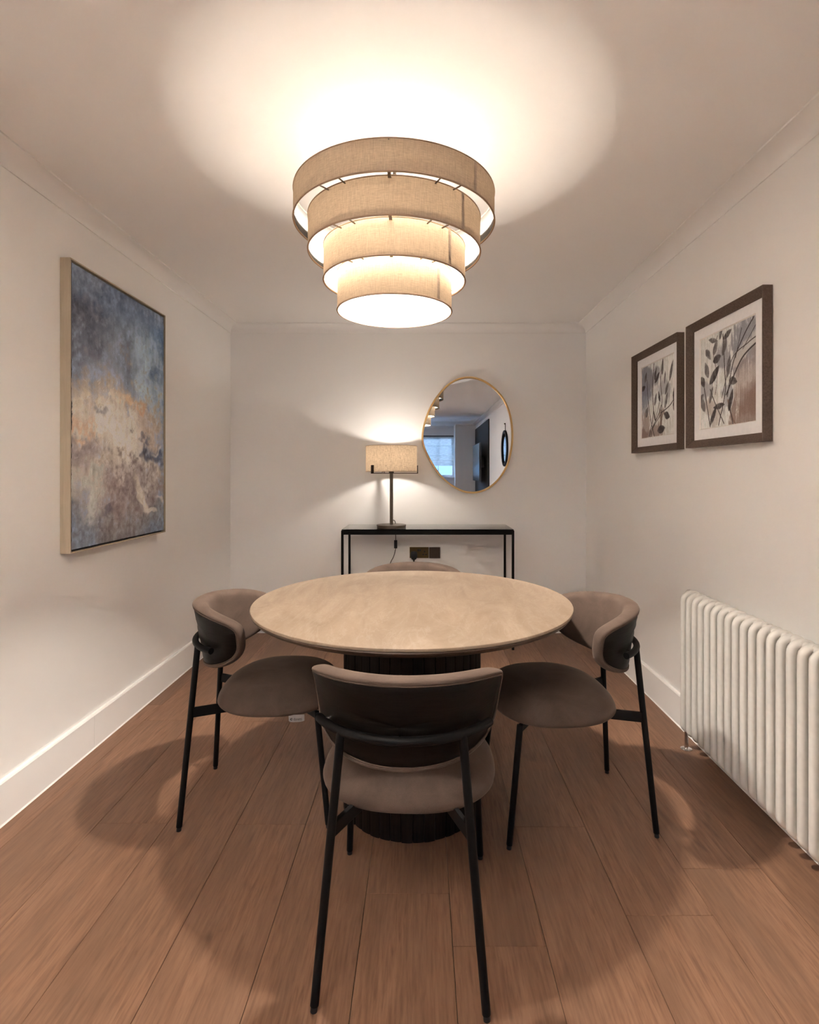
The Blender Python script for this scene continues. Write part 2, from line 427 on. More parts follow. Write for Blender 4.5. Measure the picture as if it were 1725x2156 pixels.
# ================================================================== CHAIRS
def make_chair():
    root = thing('dining_chair', '', 'chair')
    # seat cushion
    prof = [(0, .497), (.25, .496), (.5, .491), (.68, .483), (.80, .473), (.89, .460), (.95, .446), (.985, .431), (1, .418), (.992, .409), (.97, .404), (.93, .402), (.6, .402), (0, .402)]
    n = 72; vs = []; fs = []; m = len(prof)
    for i in range(n):
        a = 2 * PI * i / n; ca, sa = math.cos(a), math.sin(a)
        ex = 2 / 2.55
        px = .243 * math.copysign(abs(ca) ** ex, ca); py = math.copysign(abs(sa) ** ex, sa) * .225
        if py < 0: px *= 1 - .06 * (py / .225) ** 2
        for r, z in prof:
            vs.append((px * r, .052 + py * r, z - (.010 if z > .41 else 0) * (r * py / .225 < -.3) * (abs(r * py / .225) - .3)))
    for i in range(n):
        j = (i + 1) % n
        for k in range(m - 1): fs.append((i * m + k, j * m + k, j * m + k + 1, i * m + k + 1))
    seat = MB().add(vs, fs)
    seat.build('seat', M['velvet'], root, smooth=180)
    # seat underside plate (dark)
    MB().box((-.13, -.06, .382), (.13, .17, .402), .003).build('seat_plate', M['black_metal'], root)
    # backrest : outline in (angle, z) wrapped on a leaning cylinder
    z0, ht, hb, A = .662, .112, .124, math.radians(82)
    def outline(t):
        c, s = math.cos(t), math.sin(t)
        if s >= 0: e1, e2, h = 2 / 4.0, 2 / 4.0, ht
        else: e1, e2, h = 2 / 2.4, 2 / 2.4, hb
        th = A * math.copysign(abs(c) ** e1, c); z = z0 + h * math.copysign(abs(s) ** e2, s)
        z -= .026 * (th / A) ** 2 * (1 if s > 0 else 0) * max(0, s)
        return th, z
    def wrap(th, z, off):
        R = .240 + (z - .63) * .17 - off
        return (R * math.sin(th), -R * math.cos(th), z)
    def inset_outline(d, n=96):
        RR = .245; pts = np.array([(th * RR, z) for th, z in (outline(2 * PI * i / 400) for i in range(400))])
        seg = np.linalg.norm(np.roll(pts, -1, 0) - pts, axis=1); L = np.concatenate([[0], np.cumsum(seg)]); tt = np.linspace(0, L[-1], n, endpoint=False)
        cl = np.vstack([pts, pts[:1]]); q = np.stack([np.interp(tt, L, cl[:, 0]), np.interp(tt, L, cl[:, 1])], 1)
        T = np.roll(q, -1, 0) - np.roll(q, 1, 0); T /= np.linalg.norm(T, axis=1)[:, None]
        return [(x / RR, z) for x, z in q + np.stack([-T[:, 1], T[:, 0]], 1) * d]
    def patch(prof, n=96):
        """prof: (rim inset, scale towards the centre, offset inwards)"""
        fs = []; m = len(prof); cols = []
        for d, rho, off in prof:
            cols.append([wrap(th * rho, z0 - .006 + (z - z0 + .006) * rho, off) for th, z in inset_outline(d, n)])
        vs = [cols[k][i] for i in range(n) for k in range(m)]
        for i in range(n):
            j = (i + 1) % n
            for k in range(m - 1): fs.append((i * m + k, j * m + k, j * m + k + 1, i * m + k + 1))
        return MB().add(vs, fs)
    padp = [(.022, .001, .048), (.022, .25, .048), (.022, .5, .048), (.022, .72, .0478), (.022, .88, .0475), (.021, 1, .047), (.013, 1, .0455), (.007, 1, .042), (.003, 1, .036), (.0005, 1, .027), (0, 1, .017), (.0005, 1, .007), (.002, 1, -.001),
            (.005, 1, -.0065), (.009, 1, -.0085), (.0125, 1, -.0075), (.0145, 1, -.004), (.016, .9, -.001), (.016, .5, -.001), (.016, .001, -.001)]
    pad = patch(padp).build('backrest', M['velvet'], root, smooth=180)
    shellp = [(.0185, .001, -.0055), (.0185, .3, -.0055), (.0185, .6, -.0055), (.0185, .85, -.0055), (.0185, 1, -.0055), (.0165, 1, -.0035), (.0165, 1, .0005)]
    patch(shellp).build('back_shell', M['shell'], pad, smooth=50)
    MB().tube([wrap(th, z, -.0062) for th, z in inset_outline(.0150, 120)], .0019, 8, closed=True).build('piping', M['velvet'], pad, smooth=180)
    # curved rail behind the shell
    pts = []; ha = math.radians(55.5)
    for i in range(33):
        a = -ha + 2 * ha * i / 32; pts.append((.2605 * math.sin(a), -.2605 * math.cos(a), .630))
    rail = MB().tube(pts, .0112, 16).build('back_rail', M['black_metal'], root, smooth=60)
    for a in (-ha * .87, 0, ha * .87):
        MB().tube([((.2605) * math.sin(a), -.2605 * math.cos(a), .636), (.241 * math.sin(a), -.241 * math.cos(a), .638)], .005, 10).build('rail_bolt', M['chrome'], rail, smooth=60)
    # legs
    for sx in (-1, 1):
        top = (sx * .146, -.2165, .630); ft = (sx * .199, -.262, .014)
        lg = MB().tube([top, ft], [.0108, .0102], 16).build('leg', M['black_metal'], root, smooth=60)
        MB().tube([ft, (sx * .2002, -.263, .0)], .0082, 14).build('foot_glide', M['glide'], lg, smooth=60)
        t = (.402 - .014) / (.630 - .014)
        mid = (ft[0] + (top[0] - ft[0]) * t, ft[1] + (top[1] - ft[1]) * t + .006, .398)
        MB().bar(mid, (sx * .075, -.02, .391), .012, .034, .003).build('seat_rail', M['black_metal'], root)
        topf = (sx * .196, .215, .402); ftf = (sx * .213, .256, .014)
        lg = MB().tube([topf, ftf], [.0108, .0102], 16).build('leg', M['black_metal'], root, smooth=60)
        MB().tube([ftf, (sx * .2134, .2575, .0)], .0082, 14).build('foot_glide', M['glide'], lg, smooth=60)
        MB().bar((sx * .1965, .214, .392), (sx * .075, .12, .389), .012, .026, .003).build('seat_rail', M['black_metal'], root)
    return root

chair = make_chair()
spots = [((-.600, 2.107), -86.5, 'taupe velvet dining chair nearest the large abstract painting, tucked at the table'),
         ((.527, 2.036), 95.0, 'taupe velvet dining chair nearest the radiator, tucked at the table'),
         ((-.038, 1.510), -3.0, 'nearest taupe velvet dining chair, its dark curved back towards the viewer'),
         ((-.043, 2.655), 180.0, 'dining chair by the console, only its backrest top showing above the table')]
chairs = []
for i, ((x, y), a, lab) in enumerate(spots):
    c = chair if i == 0 else copy_tree(chair)
    c.location = (x, y, 0); c.rotation_euler = (0, 0, math.radians(a)); tag(c, lab, 'chair', 'velvet dining chairs around the round table')
    chairs.append(c)

# ------------------------------------------------------------------ brand tag under the seat of the first chair
def text_mesh(body, size, m, name):
    cu = bpy.data.curves.new(name, 'FONT'); cu.body = body; cu.size = size; cu.align_x = 'LEFT'; cu.extrude = .0001
    o = bpy.data.objects.new(name, cu); C.objects.link(o)
    bpy.context.view_layer.update()
    me = bpy.data.meshes.new_from_object(o.evaluated_get(bpy.context.evaluated_depsgraph_get()))
    bpy.data.objects.remove(o); me.name = name; me.materials.clear(); me.materials.append(m); return me
M['tag'] = plain('grey_satin_tag', (.27, .255, .255), .6)
M['ink'] = plain('black_ink', (.012, .011, .014), .6)
def make_tag(root):
    # hangs at the chair's right-hand side (towards the camera); local frame: x along chair forward (+y local), z up
    tw, th = .054, .026
    poly = [(0, 0), (0, -th * .78), (tw * .08, -th * .94), (tw * .3, -th), (tw * .7, -th * .98), (tw * .92, -th * .9), (tw, -th * .8), (tw, 0)]
    holder = MB().extrude(poly, lambda a, b, t: (t, a, b), 0, .0012).build('fabric_tag', M['tag'], root)
    holder.location = (.231, .122, .409); tag(holder, 'pale grey satin brand tag')
    txt = link('tag_lettering', text_mesh('danetti', .0135, M['ink'], 'tag_lettering'), holder)
    txt.rotation_euler = (PI / 2, 0, PI / 2); txt.location = (.0016, .0165, -.0195); txt.scale = (.78, 1.0, 1)
    n = 20; disc = [(.0095 + .0042 * math.cos(2 * PI * i / n), -.0155 + .0042 * math.sin(2 * PI * i / n)) for i in range(n)]
    MB().extrude(disc, lambda a, b, t: (t, a, b), .0012, .0015).build('tag_emblem', M['ink'], holder)
    cres = [(.0106 + .0020 * math.cos(2 * PI * i / n), -.0155 + .0020 * math.sin(2 * PI * i / n)) for i in range(n)]
    MB().extrude(cres, lambda a, b, t: (t, a, b), .0015, .0017).build('tag_emblem_dot', M['tag'], holder)
make_tag(chairs[0])

# ================================================================== PENDANT LAMP (four linen drums)
PX, PY = -.098, 1.94
pend = thing('pendant_lamp', 'four-tier beige linen drum pendant lamp hanging from the ceiling', 'lamp', (PX, PY, ZC))
tiers = [(.3545, 2.133, 2.234), (.305, 2.029, 2.151), (.2515, 1.929, 2.051), (.2035, 1.825, 1.960)]
BZ = 2.050
def cyl_sheet(r, za, zb, n=128, rows=4):
    vs = []; fs = []
    for i in range(n):
        a = 2 * PI * i / n
        for k in range(rows + 1): vs.append((r * math.cos(a), r * math.sin(a), za + (zb - za) * k / rows))
    m = rows + 1
    for i in range(n):
        j = (i + 1) % n
        for k in range(rows): fs.append((i * m + k, j * m + k, j * m + k + 1, i * m + k + 1))
    return MB().add(vs, fs)
def ring_pts(r, z, n=96): return [(r * math.cos(2 * PI * i / n), r * math.sin(2 * PI * i / n), z) for i in range(n)]
for r, za, zb in tiers:
    za -= ZC; zb -= ZC
    sh = cyl_sheet(r, za, zb).build('shade', M['shade'], pend, smooth=180, fix=False)
    MB().tube(ring_pts(r, za + .0015), .0032, 8, closed=True).build('rim', M['shade_rim'], sh, smooth=180)
    MB().tube(ring_pts(r, zb - .0012), .0020, 8, closed=True).build('rim', M['shade_rim'], sh, smooth=180)
    ph = math.radians(-90 + 48.5); dw = .0065 / r
    vs = [((r + .0012) * math.cos(ph + d), (r + .0012) * math.sin(ph + d), z) for d in (-dw, 0, dw) for z in (za, zb)]
    MB().add(vs, [(0, 2, 3, 1), (2, 4, 5, 3)]).build('seam', M['shade_seam'], sh, smooth=180, fix=False)
for (r1, za1, zb1), (r2, za2, zb2) in zip(tiers, tiers[1:]):
    z = (zb2 + za1) / 2 - ZC
    for d in (0, 27, -27, 40, -40, 120, -120, 180):
        a = math.radians(-90 + d)
        MB().bar(((r2 + .001) * math.cos(a), (r2 + .001) * math.sin(a), z), ((r1 - .002) * math.cos(a), (r1 - .002) * math.sin(a), z), .010 if d == 0 else .004, .003).build('spoke', M['bronze'], pend)
# spider, stem, ceiling cup, lampholder, bulb
zt = tiers[0][2] - ZC - .006
for k in range(3):
    a = math.radians(30 + 120 * k)
    MB().bar((.012 * math.cos(a), .012 * math.sin(a), zt), (.3545 * math.cos(a), .3545 * math.sin(a), zt), .004, .004).build('spider_arm', M['bronze'], pend)
MB().lathe([(0, 0), (.05, 0), (.05, -.018), (.044, -.024), (0, -.024)], 40).build('ceiling_cup', M['bronze'], pend, smooth=40)
MB().tube([(0, 0, -.02), (0, 0, BZ + .115 - ZC)], .006, 12).build('stem', M['bronze'], pend, smooth=60)
MB().lathe([(0, BZ + .12 - ZC), (.016, BZ + .12 - ZC), (.019, BZ + .105 - ZC), (.019, BZ + .06 - ZC), (0, BZ + .06 - ZC)], 24).build('lampholder', M['bronze'], pend, smooth=40)
def bulb(parent, z, watts, rad):
    ld = bpy.data.lights.new('bulb', 'POINT'); ld.energy = watts; ld.color = LAMP_COLOR; ld.shadow_soft_size = rad
    o = bpy.data.objects.new('bulb', ld); C.objects.link(o); o.parent = parent; o.location = (0, 0, z); return o
pb = bulb(pend, BZ - ZC, PENDANT_W, .036)
# bulb hung cap-up: emission shaped by direction to tame the table and ceiling pool
pb.data.use_nodes = True
lt = pb.data.node_tree; em = lt.nodes['Emission']
tc = lt.nodes.new('ShaderNodeTexCoord'); sx = lt.nodes.new('ShaderNodeSeparateXYZ'); cr_ = lt.nodes.new('ShaderNodeValToRGB'); mr = lt.nodes.new('ShaderNodeMapRange')
lt.links.new(tc.outputs['Normal'], sx.inputs[0]); lt.links.new(sx.outputs['Z'], mr.inputs[0]); mr.inputs[1].default_value = -1; mr.inputs[2].default_value = 1
lt.links.new(mr.outputs[0], cr_.inputs[0]); lt.links.new(cr_.outputs[0], em.inputs['Strength'])
el = cr_.color_ramp.elements
for p_, v_ in BULB_PROFILE:
    e_ = el[0] if p_ == 0 else (el[-1] if p_ == 1.0 else el.new(p_)); e_.color = (v_, v_, v_, 1)

# ================================================================== CONSOLE TABLE
CX0, CX1, CY0, CY1, CZ = -.572, .651, 3.82, 4.212, .8455
con = thing('console_table', 'slim black metal console table with clear glass top', 'table', (0, 0, 0))
s_ = .0165
for x in (CX0, CX1 - s_):
    for y in (CY0, CY1 - s_):
        MB().box((x, y, 0), (x + s_, y + s_, CZ - .002), .001).build('leg', M['console_metal'], con)
rh = .031
MB().box((CX0 + s_, CY0, CZ - rh), (CX1 - s_, CY0 + s_, CZ - .0015), .001).build('top_rail', M['console_metal'], con)
MB().box((CX0 + s_, CY1 - s_, CZ - rh), (CX1 - s_, CY1, CZ - .0015), .001).build('top_rail', M['console_metal'], con)
for x in (CX0, CX1 - s_):
    MB().box((x, CY0 + s_, CZ - rh), (x + s_, CY1 - s_, CZ - .0015), .001).build('top_rail', M['console_metal'], con)
MB().box((CX0 + .004, CY0 + .004, CZ - .0013), (CX1 - .004, CY1 - .004, CZ + .0065), .001).build('glass_top', M['glass_top'], con)

# ================================================================== TABLE LAMP
LX, LY, LZ = -.2247, 3.965, CZ + .0068
tl = thing('table_lamp', 'bronze table lamp with oatmeal linen drum shade on the console', 'lamp', (LX, LY, LZ))
MB().lathe([(0, 0), (.104, 0), (.106, .002), (.106, .0085), (.1045, .0095), (.1045, .0115), (.108, .0125), (.108, .019), (.1065, .0205), (0, .021)], 72).build('base', M['bronze'], tl, smooth=35)
ST = 1.246 - LZ
MB().tube([(0, 0, .02), (0, 0, ST)], .0122, 24).build('stem', M['bronze'], tl, smooth=60)
SR = .1865; SB, STP = 1.262 - LZ, 1.446 - LZ
sh = cyl_sheet(SR, SB, STP).build('shade', M['shade_table'], tl, smooth=180, fix=False)
MB().tube(ring_pts(SR, SB), .0016, 8, closed=True).build('rim', M['shade_rim'], sh, smooth=180)
MB().tube(ring_pts(SR, STP), .0016, 8, closed=True).build('rim', M['shade_rim'], sh, smooth=180)
for d in (-4, 229, 112):
    a = math.radians(d); ca, sa = math.cos(a), math.sin(a)
    arm = MB().bar((0, 0, ST + .003), ((SR + .005) * ca, (SR + .005) * sa, ST + .003), .024, .006, .001).build('bracket_arm', M['bronze_dark'], tl)
    t = MB().box((-.0125, -.003, 0), (.0125, .003, .060), .001)
    R = SR + .0055
    MB().add([(R * ca - v[0] * sa + v[1] * ca, R * sa + v[0] * ca + v[1] * sa, ST + v[2]) for v in t.v], t.f).build('bracket_clip', M['bronze_dark'], arm)
MB().lathe([(0, ST + .006), (.018, ST + .006), (.018, ST + .06), (0, ST + .06)], 20).build('lampholder', M['bronze_dark'], tl, smooth=40)
bulb(tl, 1.368 - LZ, TABLE_LAMP_W, .022)
# cable : from the stem foot over the console's back edge, switch, loop up to the plug
def smooth_path(ctrl, n=12):
    P = [Vector(p) for p in ctrl]; out = []
    for i in range(len(P) - 1):
        p0 = P[max(i - 1, 0)]; p1 = P[i]; p2 = P[i + 1]; p3 = P[min(i + 2, len(P) - 1)]
        for k in range(n):
            t = k / n
            out.append(.5 * ((2 * p1) + (-p0 + p2) * t + (2 * p0 - 5 * p1 + 4 * p2 - p3) * t * t + (-p0 + 3 * p1 - 3 * p2 + p3) * t ** 3))
    out.append(P[-1]); return out
off = Vector((LX, LY, LZ))
ctrl = [(-.219, 3.975, .905), (-.203, 3.985, .900), (-.198, 4.02, .880), (-.204, 4.09, .8585), (-.207, 4.17, .856), (-.208, 4.212, .856), (-.208, 4.229, .845), (-.207, 4.231, .80), (-.2065, 4.231, .70), (-.2075, 4.231, .655),
        (-.222, 4.231, .60), (-.252, 4.231, .53), (-.26, 4.225, .40), (-.20, 4.21, .26), (-.11, 4.21, .30), (-.066, 4.20, .45), (-.064, 4.208, .545), (-.064, 4.212, .575)]
cab = MB().tube([Vector(p) - off for p in smooth_path(ctrl, 8)], .0028, 8).build('power_cable', M['cord'], tl, smooth=180)
c0 = Vector((-.2066, 4.2315, .694)) - off
MB().box((c0.x - .0125, c0.y - .009, c0.z - .032), (c0.x + .0125, c0.y + .009, c0.z + .032), .004).build('inline_switch', M['plastic_black'], cab)
c0 = Vector((-.064, 4.2345, .60)) - off
pl = MB().lathe([(0, .036), (.018, .036), (.024, .030), (.0265, .010), (.026, -.006), (.018, -.024), (.008, -.030), (.006, -.048), (0, -.049)], 28)
pl.v = [(v[0] + c0.x, v[1] * .42 + c0.y - .010, v[2] + c0.z + .002) for v in pl.v]
pl.build('plug', M['plastic_black'], cab, smooth=40)

# ================================================================== SOCKETS on the far wall
so = thing('wall_socket', 'antique brass double wall socket with a black plug in it', 'socket', (-.023, YB, .6265))
MB().box((-.0745, -.007, -.043), (.0745, -.0002, .043), .002).build('face_plate', M['brass_plate'], so)
for x in (-.0075, .0075):
    MB().box((x - .005, -.0105, .011), (x + .005, -.0062, .027), .001).build('rocker_switch', M['plastic_black'], so)
for x, z, w_, h_ in ((.0425, .008, .009, .014), (.0315, -.0155, .014, .009), (.0545, -.0155, .014, .009)):
    MB().box((x - w_ / 2, -.0077, z - h_ / 2), (x + w_ / 2, -.0062, z + h_ / 2)).build('pin_slot', M['glide'], so)
for x in (-.067, .067):
    MB().lathe([(0, 0), (.0028, 0), (.0028, .0012), (0, .0012)], 12).build('screw', M['brass_plate'], so).location = (x, -.0075, 0)
bpo = thing('blank_plate', 'dark bronze blank cover plate beside the brass socket', 'cover plate', (.0985, YB, .6255))
MB().box((-.043, -.007, -.043), (.043, -.0002, .043), .002).build('face_plate', M['dark_plate'], bpo)
MB().box((-.040, -.0078, -.040), (.040, -.0066, .040), .0004).build('cover_panel', M['dark_plate'], bpo)

# ================================================================== PEBBLE MIRROR
mp = [(890, 88), (1040, 110), (1200, 190), (1330, 300), (1440, 430), (1520, 600), (1570, 780), (1588, 1000), (1580, 1180), (1540, 1400), (1480, 1560), (1390, 1700), (1280, 1820), (1150, 1900), (1020, 1940), (900, 1945), (780, 1925), (650, 1860), (520, 1770), (400, 1650), (300, 1500), (210, 1340), (150, 1200), (130, 1080), (140, 950), (180, 780), (240, 620), (320, 470), (420, 340), (530, 220), (650, 145), (770, 100)]
KM = 4.22 / 1140 / 7.5
mc = (858, 1016)
MXc, MZc = (870 + mc[0] / 7.5 - 889) / 1140 * 4.22, 1.25 - (780 + mc[1] / 7.5 - 996) / 1140 * 4.22
ol = [((x - mc[0]) * KM, -(y - mc[1]) * KM) for x, y in mp]
sp = smooth_path([(a, b, 0) for a, b in ol + ol[:1]], 5)[:-1]
# smooth the closed outline
P = np.array([(p.x, p.y) for p in sp])
for _ in range(14): P = .25 * np.roll(P, 1, 0) + .5 * P + .25 * np.roll(P, -1, 0)
mir = thing('pebble_mirror', 'pebble-shaped wall mirror with slim gold frame beside the table lamp', 'mirror', (MXc, YB, MZc))
n = len(P); T = np.roll(P, -1, 0) - np.roll(P, 1, 0); T /= np.linalg.norm(T, axis=1)[:, None]; Nn = np.stack([T[:, 1], -T[:, 0]], 1)
if (Nn * P).sum() < 0: Nn = -Nn
sec = [(0, -.002), (0, -.028), (-.0025, -.031), (-.012, -.031), (-.015, -.027), (-.015, -.016), (-.015, -.002)]
vs = []; fs = []; m = len(sec)
for i in range(n):
    for o_, y in sec: q = P[i] + Nn[i] * o_; vs.append((q[0], y, q[1]))
for i in range(n):
    j = (i + 1) % n
    for k in range(m): fs.append((i * m + k, j * m + k, j * m + (k + 1) % m, i * m + (k + 1) % m))
MB().add(vs, fs).build('frame', M['gold'], mir, smooth=35)
Q = P - Nn * .0148
MB().extrude([tuple(q) for q in Q], lambda a, b, t: (a, t, b), -.020, -.004).build('mirror_glass', M['mirror'], mir)

# ================================================================== ABSTRACT PAINTING on the left wall
def fnoise(h, w_, cells, rng, octs=5, ax=1.0):
    out = np.zeros((h, w_)); amp = 1; tot = 0; cy, cx = cells
    for o in range(octs):
        gy, gx = int(cy * 2 ** o) + 2, int(cx * 2 ** o) + 2
        g = rng.random((gy, gx))
        yy = np.linspace(0, gy - 1.001, h); xx = np.linspace(0, gx - 1.001, w_)
        yi, xi = yy.astype(int), xx.astype(int); fy, fx = (yy - yi)[:, None], (xx - xi)[None]
        fy = fy * fy * (3 - 2 * fy); fx = fx * fx * (3 - 2 * fx)
        a = g[np.ix_(yi, xi)]; b = g[np.ix_(yi, xi + 1)]; c = g[np.ix_(yi + 1, xi)]; d = g[np.ix_(yi + 1, xi + 1)]
        out += amp * ((a * (1 - fx) + b * fx) * (1 - fy) + (c * (1 - fx) + d * fx) * fy); tot += amp; amp *= .55
    out /= tot; return (out - out.mean()) / out.std()
WOBS = lin((203, 184, 167))
def albedo(c): return np.clip(lin(c) / WOBS * .78, 0.004, .9)
def grid_obj(name, img, hgt, place, m, parent):
    """img (h,w,3) row 0 at bottom; place(u,v,h)->xyz"""
    h, w_, _ = img.shape
    uu, vv = np.meshgrid(np.linspace(0, 1, w_), np.linspace(0, 1, h))
    co = np.stack(place(uu, vv, hgt), -1).reshape(-1, 3)
    idx = np.arange(h * w_).reshape(h, w_)
    q = np.stack([idx[:-1, :-1], idx[:-1, 1:], idx[1:, 1:], idx[1:, :-1]], -1).reshape(-1, 4)
    me = bpy.data.meshes.new(name); me.from_pydata(co.tolist(), [], q.tolist())
    at = me.color_attributes.new('pigment', 'FLOAT_COLOR', 'POINT')
    at.data.foreach_set('color', np.concatenate([img.reshape(-1, 3), np.ones((h * w_, 1))], 1).astype(np.float32).ravel())
    me.materials.append(m); me.shade_smooth(); me.update()
    return link(name, me, parent)

def abstract_art():
    H, W = 420, 280; rng = np.random.default_rng(11)
    v, u = np.meshgrid(np.linspace(0, 1, H), np.linspace(0, 1, W), indexing='ij')
    w1 = fnoise(H, W, (5, 4), rng); w2 = fnoise(H, W, (5, 4), rng); f1 = fnoise(H, W, (24, 16), rng, 4); f2 = fnoise(H, W, (60, 40), rng, 3)
    st = fnoise(H, W, (6, 40), rng, 4)
    img = np.zeros((H, W, 3)); img[:] = (112, 114, 124)
    def blob(cu, cv, ru, rv, col, a=1.0, rot=0, hard=1.0, wp=.05, fine=.18):
        nonlocal img
        du = u + w1 * wp - cu; dv = (v + w2 * wp * .7 - cv)
        c, s = math.cos(rot), math.sin(rot)
        x = du * c + dv * 1.5 * s; y = -du * s + dv * 1.5 * c
        d = np.sqrt((x / ru) ** 2 + (y / (rv * 1.5)) ** 2) + f1 * fine + f2 * fine * .6
        k = np.clip(1 / (1 + np.exp((d - 1) * 5 * hard)), 0, 1)[..., None] * a
        img = img * (1 - k) + np.array(col) * k
    blob(.15, .82, .25, .12, (94, 86, 92), .8); blob(.5, .95, .5, .08, (98, 106, 128), .7); blob(.12, .96, .16, .05, (112, 116, 126), .7)
    blob(.62, .80, .25, .12, (118, 126, 138), .7); blob(.9, .84, .16, .13, (76, 98, 128), .85); blob(.35, .69, .22, .06, (152, 149, 156), .75)
    blob(.55, .72, .08, .08, (96, 96, 108), .6); blob(.97, .64, .09, .14, (74, 92, 122), .8)
    blob(.78, .66, .09, .17, (170, 176, 174), .85, fine=.3); blob(.86, .56, .09, .10, (156, 166, 168), .7, fine=.3)
    blob(.60, .58, .12, .07, (112, 116, 130), .7)
    # warm mass
    blob(.14, .25, .34, .15, (164, 142, 124), .95, wp=.03); blob(.5, .14, .5, .10, (142, 122, 110), .9, wp=.03)
    blob(.20, .47, .46, .15, (188, 160, 134), .95, rot=.25, wp=.03); blob(.52, .35, .58, .23, (188, 162, 138), .95, wp=.03); blob(.75, .45, .26, .09, (176, 146, 122), .8, rot=-.5)
    blob(.08, .44, .18, .06, (196, 150, 114), .8); blob(.52, .605, .13, .035, (206, 162, 122), .9, rot=-.3); blob(.70, .53, .06, .03, (196, 146, 108), .85)
    blob(.25, .565, .22, .04, (170, 150, 134), .6, rot=.5); blob(.38, .58, .12, .03, (212, 184, 156), .8, rot=.5, fine=.4)
    blob(.40, .45, .20, .08, (218, 198, 174), .9, fine=.45); blob(.45, .40, .05, .04, (226, 208, 186), .8, fine=.5); blob(.62, .40, .12, .06, (206, 180, 156), .7, fine=.45)
    blob(.54, .29, .20, .09, (216, 194, 168), .85, fine=.5); blob(.15, .52, .10, .03, (208, 180, 150), .7, fine=.45, rot=.6)
    blob(.30, .50, .05, .02, (120, 108, 106), .6); blob(.72, .39, .06, .02, (106, 92, 94), .6, fine=.4)
    blob(.86, .345, .16, .035, (84, 84, 98), .9, rot=.35); blob(.97, .37, .07, .06, (80, 86, 108), .8); blob(.78, .325, .05, .02, (64, 60, 70), .8)
    blob(.93, .40, .10, .012, (200, 178, 156), .8, rot=.6); blob(.88, .26, .14, .05, (192, 168, 144), .85)
    blob(.10, .32, .16, .06, (136, 116, 110), .75); blob(.25, .25, .2, .05, (180, 154, 130), .7)
    blob(.45, .17, .22, .09, (138, 112, 102), .9); blob(.36, .13, .05, .03, (96, 86, 92), .6); blob(.80, .18, .18, .08, (134, 112, 104), .8)
    blob(.12, .19, .14, .06, (190, 176, 156), .85, fine=.45); blob(.10, .05, .20, .07, (116, 115, 119), .85); blob(.28, .06, .06, .03, (84, 82, 90), .6)
    blob(.55, .05, .35, .05, (132, 116, 106), .8); blob(.9, .06, .2, .06, (122, 114, 110), .8)
    blob(.70, .17, .035, .075, (206, 182, 156), .9, rot=.45, hard=2, wp=.02, fine=.15); blob(.80, .10, .09, .014, (206, 184, 160), .9, rot=-.25, hard=2, wp=.02, fine=.15)
    blob(.96, .13, .10, .012, (184, 160, 140), .8, rot=-.7, hard=2, wp=.02)
    img += (f1 * 6 + f2 * 7 + st * 3)[..., None] * np.array((1, .97, .93))
    g_ = img.mean(-1, keepdims=True); img = g_ + (img - g_) * np.where(img[..., 2:3] > img[..., 0:1], .62, .88)
    img = np.clip((img - 110) * 1.12 + 116, 20, 245)
    # scratches
    for q_ in range(420):
        a0, b0 = rng.random(2); L = .008 + .035 * rng.random() ** 2
        if q_ > 140: b0 *= .62
        an = rng.choice([.9, 1.2, 2.2, .6]) + rng.normal() * .35; t = np.linspace(0, 1, 40)
        x = a0 + L * 1.4 * np.cos(an) * t + .0012 * np.sin(t * 5 + a0 * 9); y = b0 + L * np.sin(an) * t
        ok = (x > 0) & (x < 1) & (y > 0) & (y < 1)
        ii = (y[ok] * (H - 1)).astype(int); jj = (x[ok] * (W - 1)).astype(int)
        img[ii, jj] = np.clip(img[ii, jj] + rng.choice([20, -20, 16, 12]) * np.sin(PI * t[ok])[:, None], 20, 245)
    relief = (f1 * .0006 + f2 * .0008) * np.clip((img.mean(-1) - 90) / 90, .3, 1)
    return albedo(img), relief
AY0, AY1, AZ0, AZ1, AD = 2.248, 3.083, .914, 2.146, .044
ap = thing('abstract_painting', 'large portrait abstract painting in slate blue and beige, champagne frame', 'painting', (XL, (AY0 + AY1) / 2, AZ0))
hwid = (AY1 - AY0) / 2; hgt = AZ1 - AZ0; ft = .006
MB().box((.001, -hwid, 0), (AD, -hwid + ft, hgt), .0008).build('frame_side', M['frame_champagne'], ap)
MB().box((.001, hwid - ft, 0), (AD, hwid, hgt), .0008).build('frame_side', M['frame_champagne'], ap)
MB().box((.001, -hwid + ft, 0), (AD, hwid - ft, ft), .0008).build('frame_rail', M['frame_champagne'], ap)
MB().box((.001, -hwid + ft, hgt - ft), (AD, hwid - ft, hgt), .0008).build('frame_rail', M['frame_champagne'], ap)
MB().box((.001, -hwid + ft, ft), (.022, hwid - ft, hgt - ft)).build('backing_board', M['glide'], ap)
g_ = .009
can = MB().box((.022, -hwid + ft + g_, ft + g_), (AD - .010, hwid - ft - g_, hgt - ft - g_)).build('canvas', M['glide'], ap)
img, rel = abstract_art()
M['oil'] = attr_paint('oil_paint', .6, .5)
u0, u1, v0, v1 = -hwid + ft + g_, hwid - ft - g_, ft + g_, hgt - ft - g_
grid_obj('painted_surface', img, rel, lambda u, v, h: (AD - .0045 + h, u0 + (u1 - u0) * u, v0 + (v1 - v0) * v), M['oil'], can)

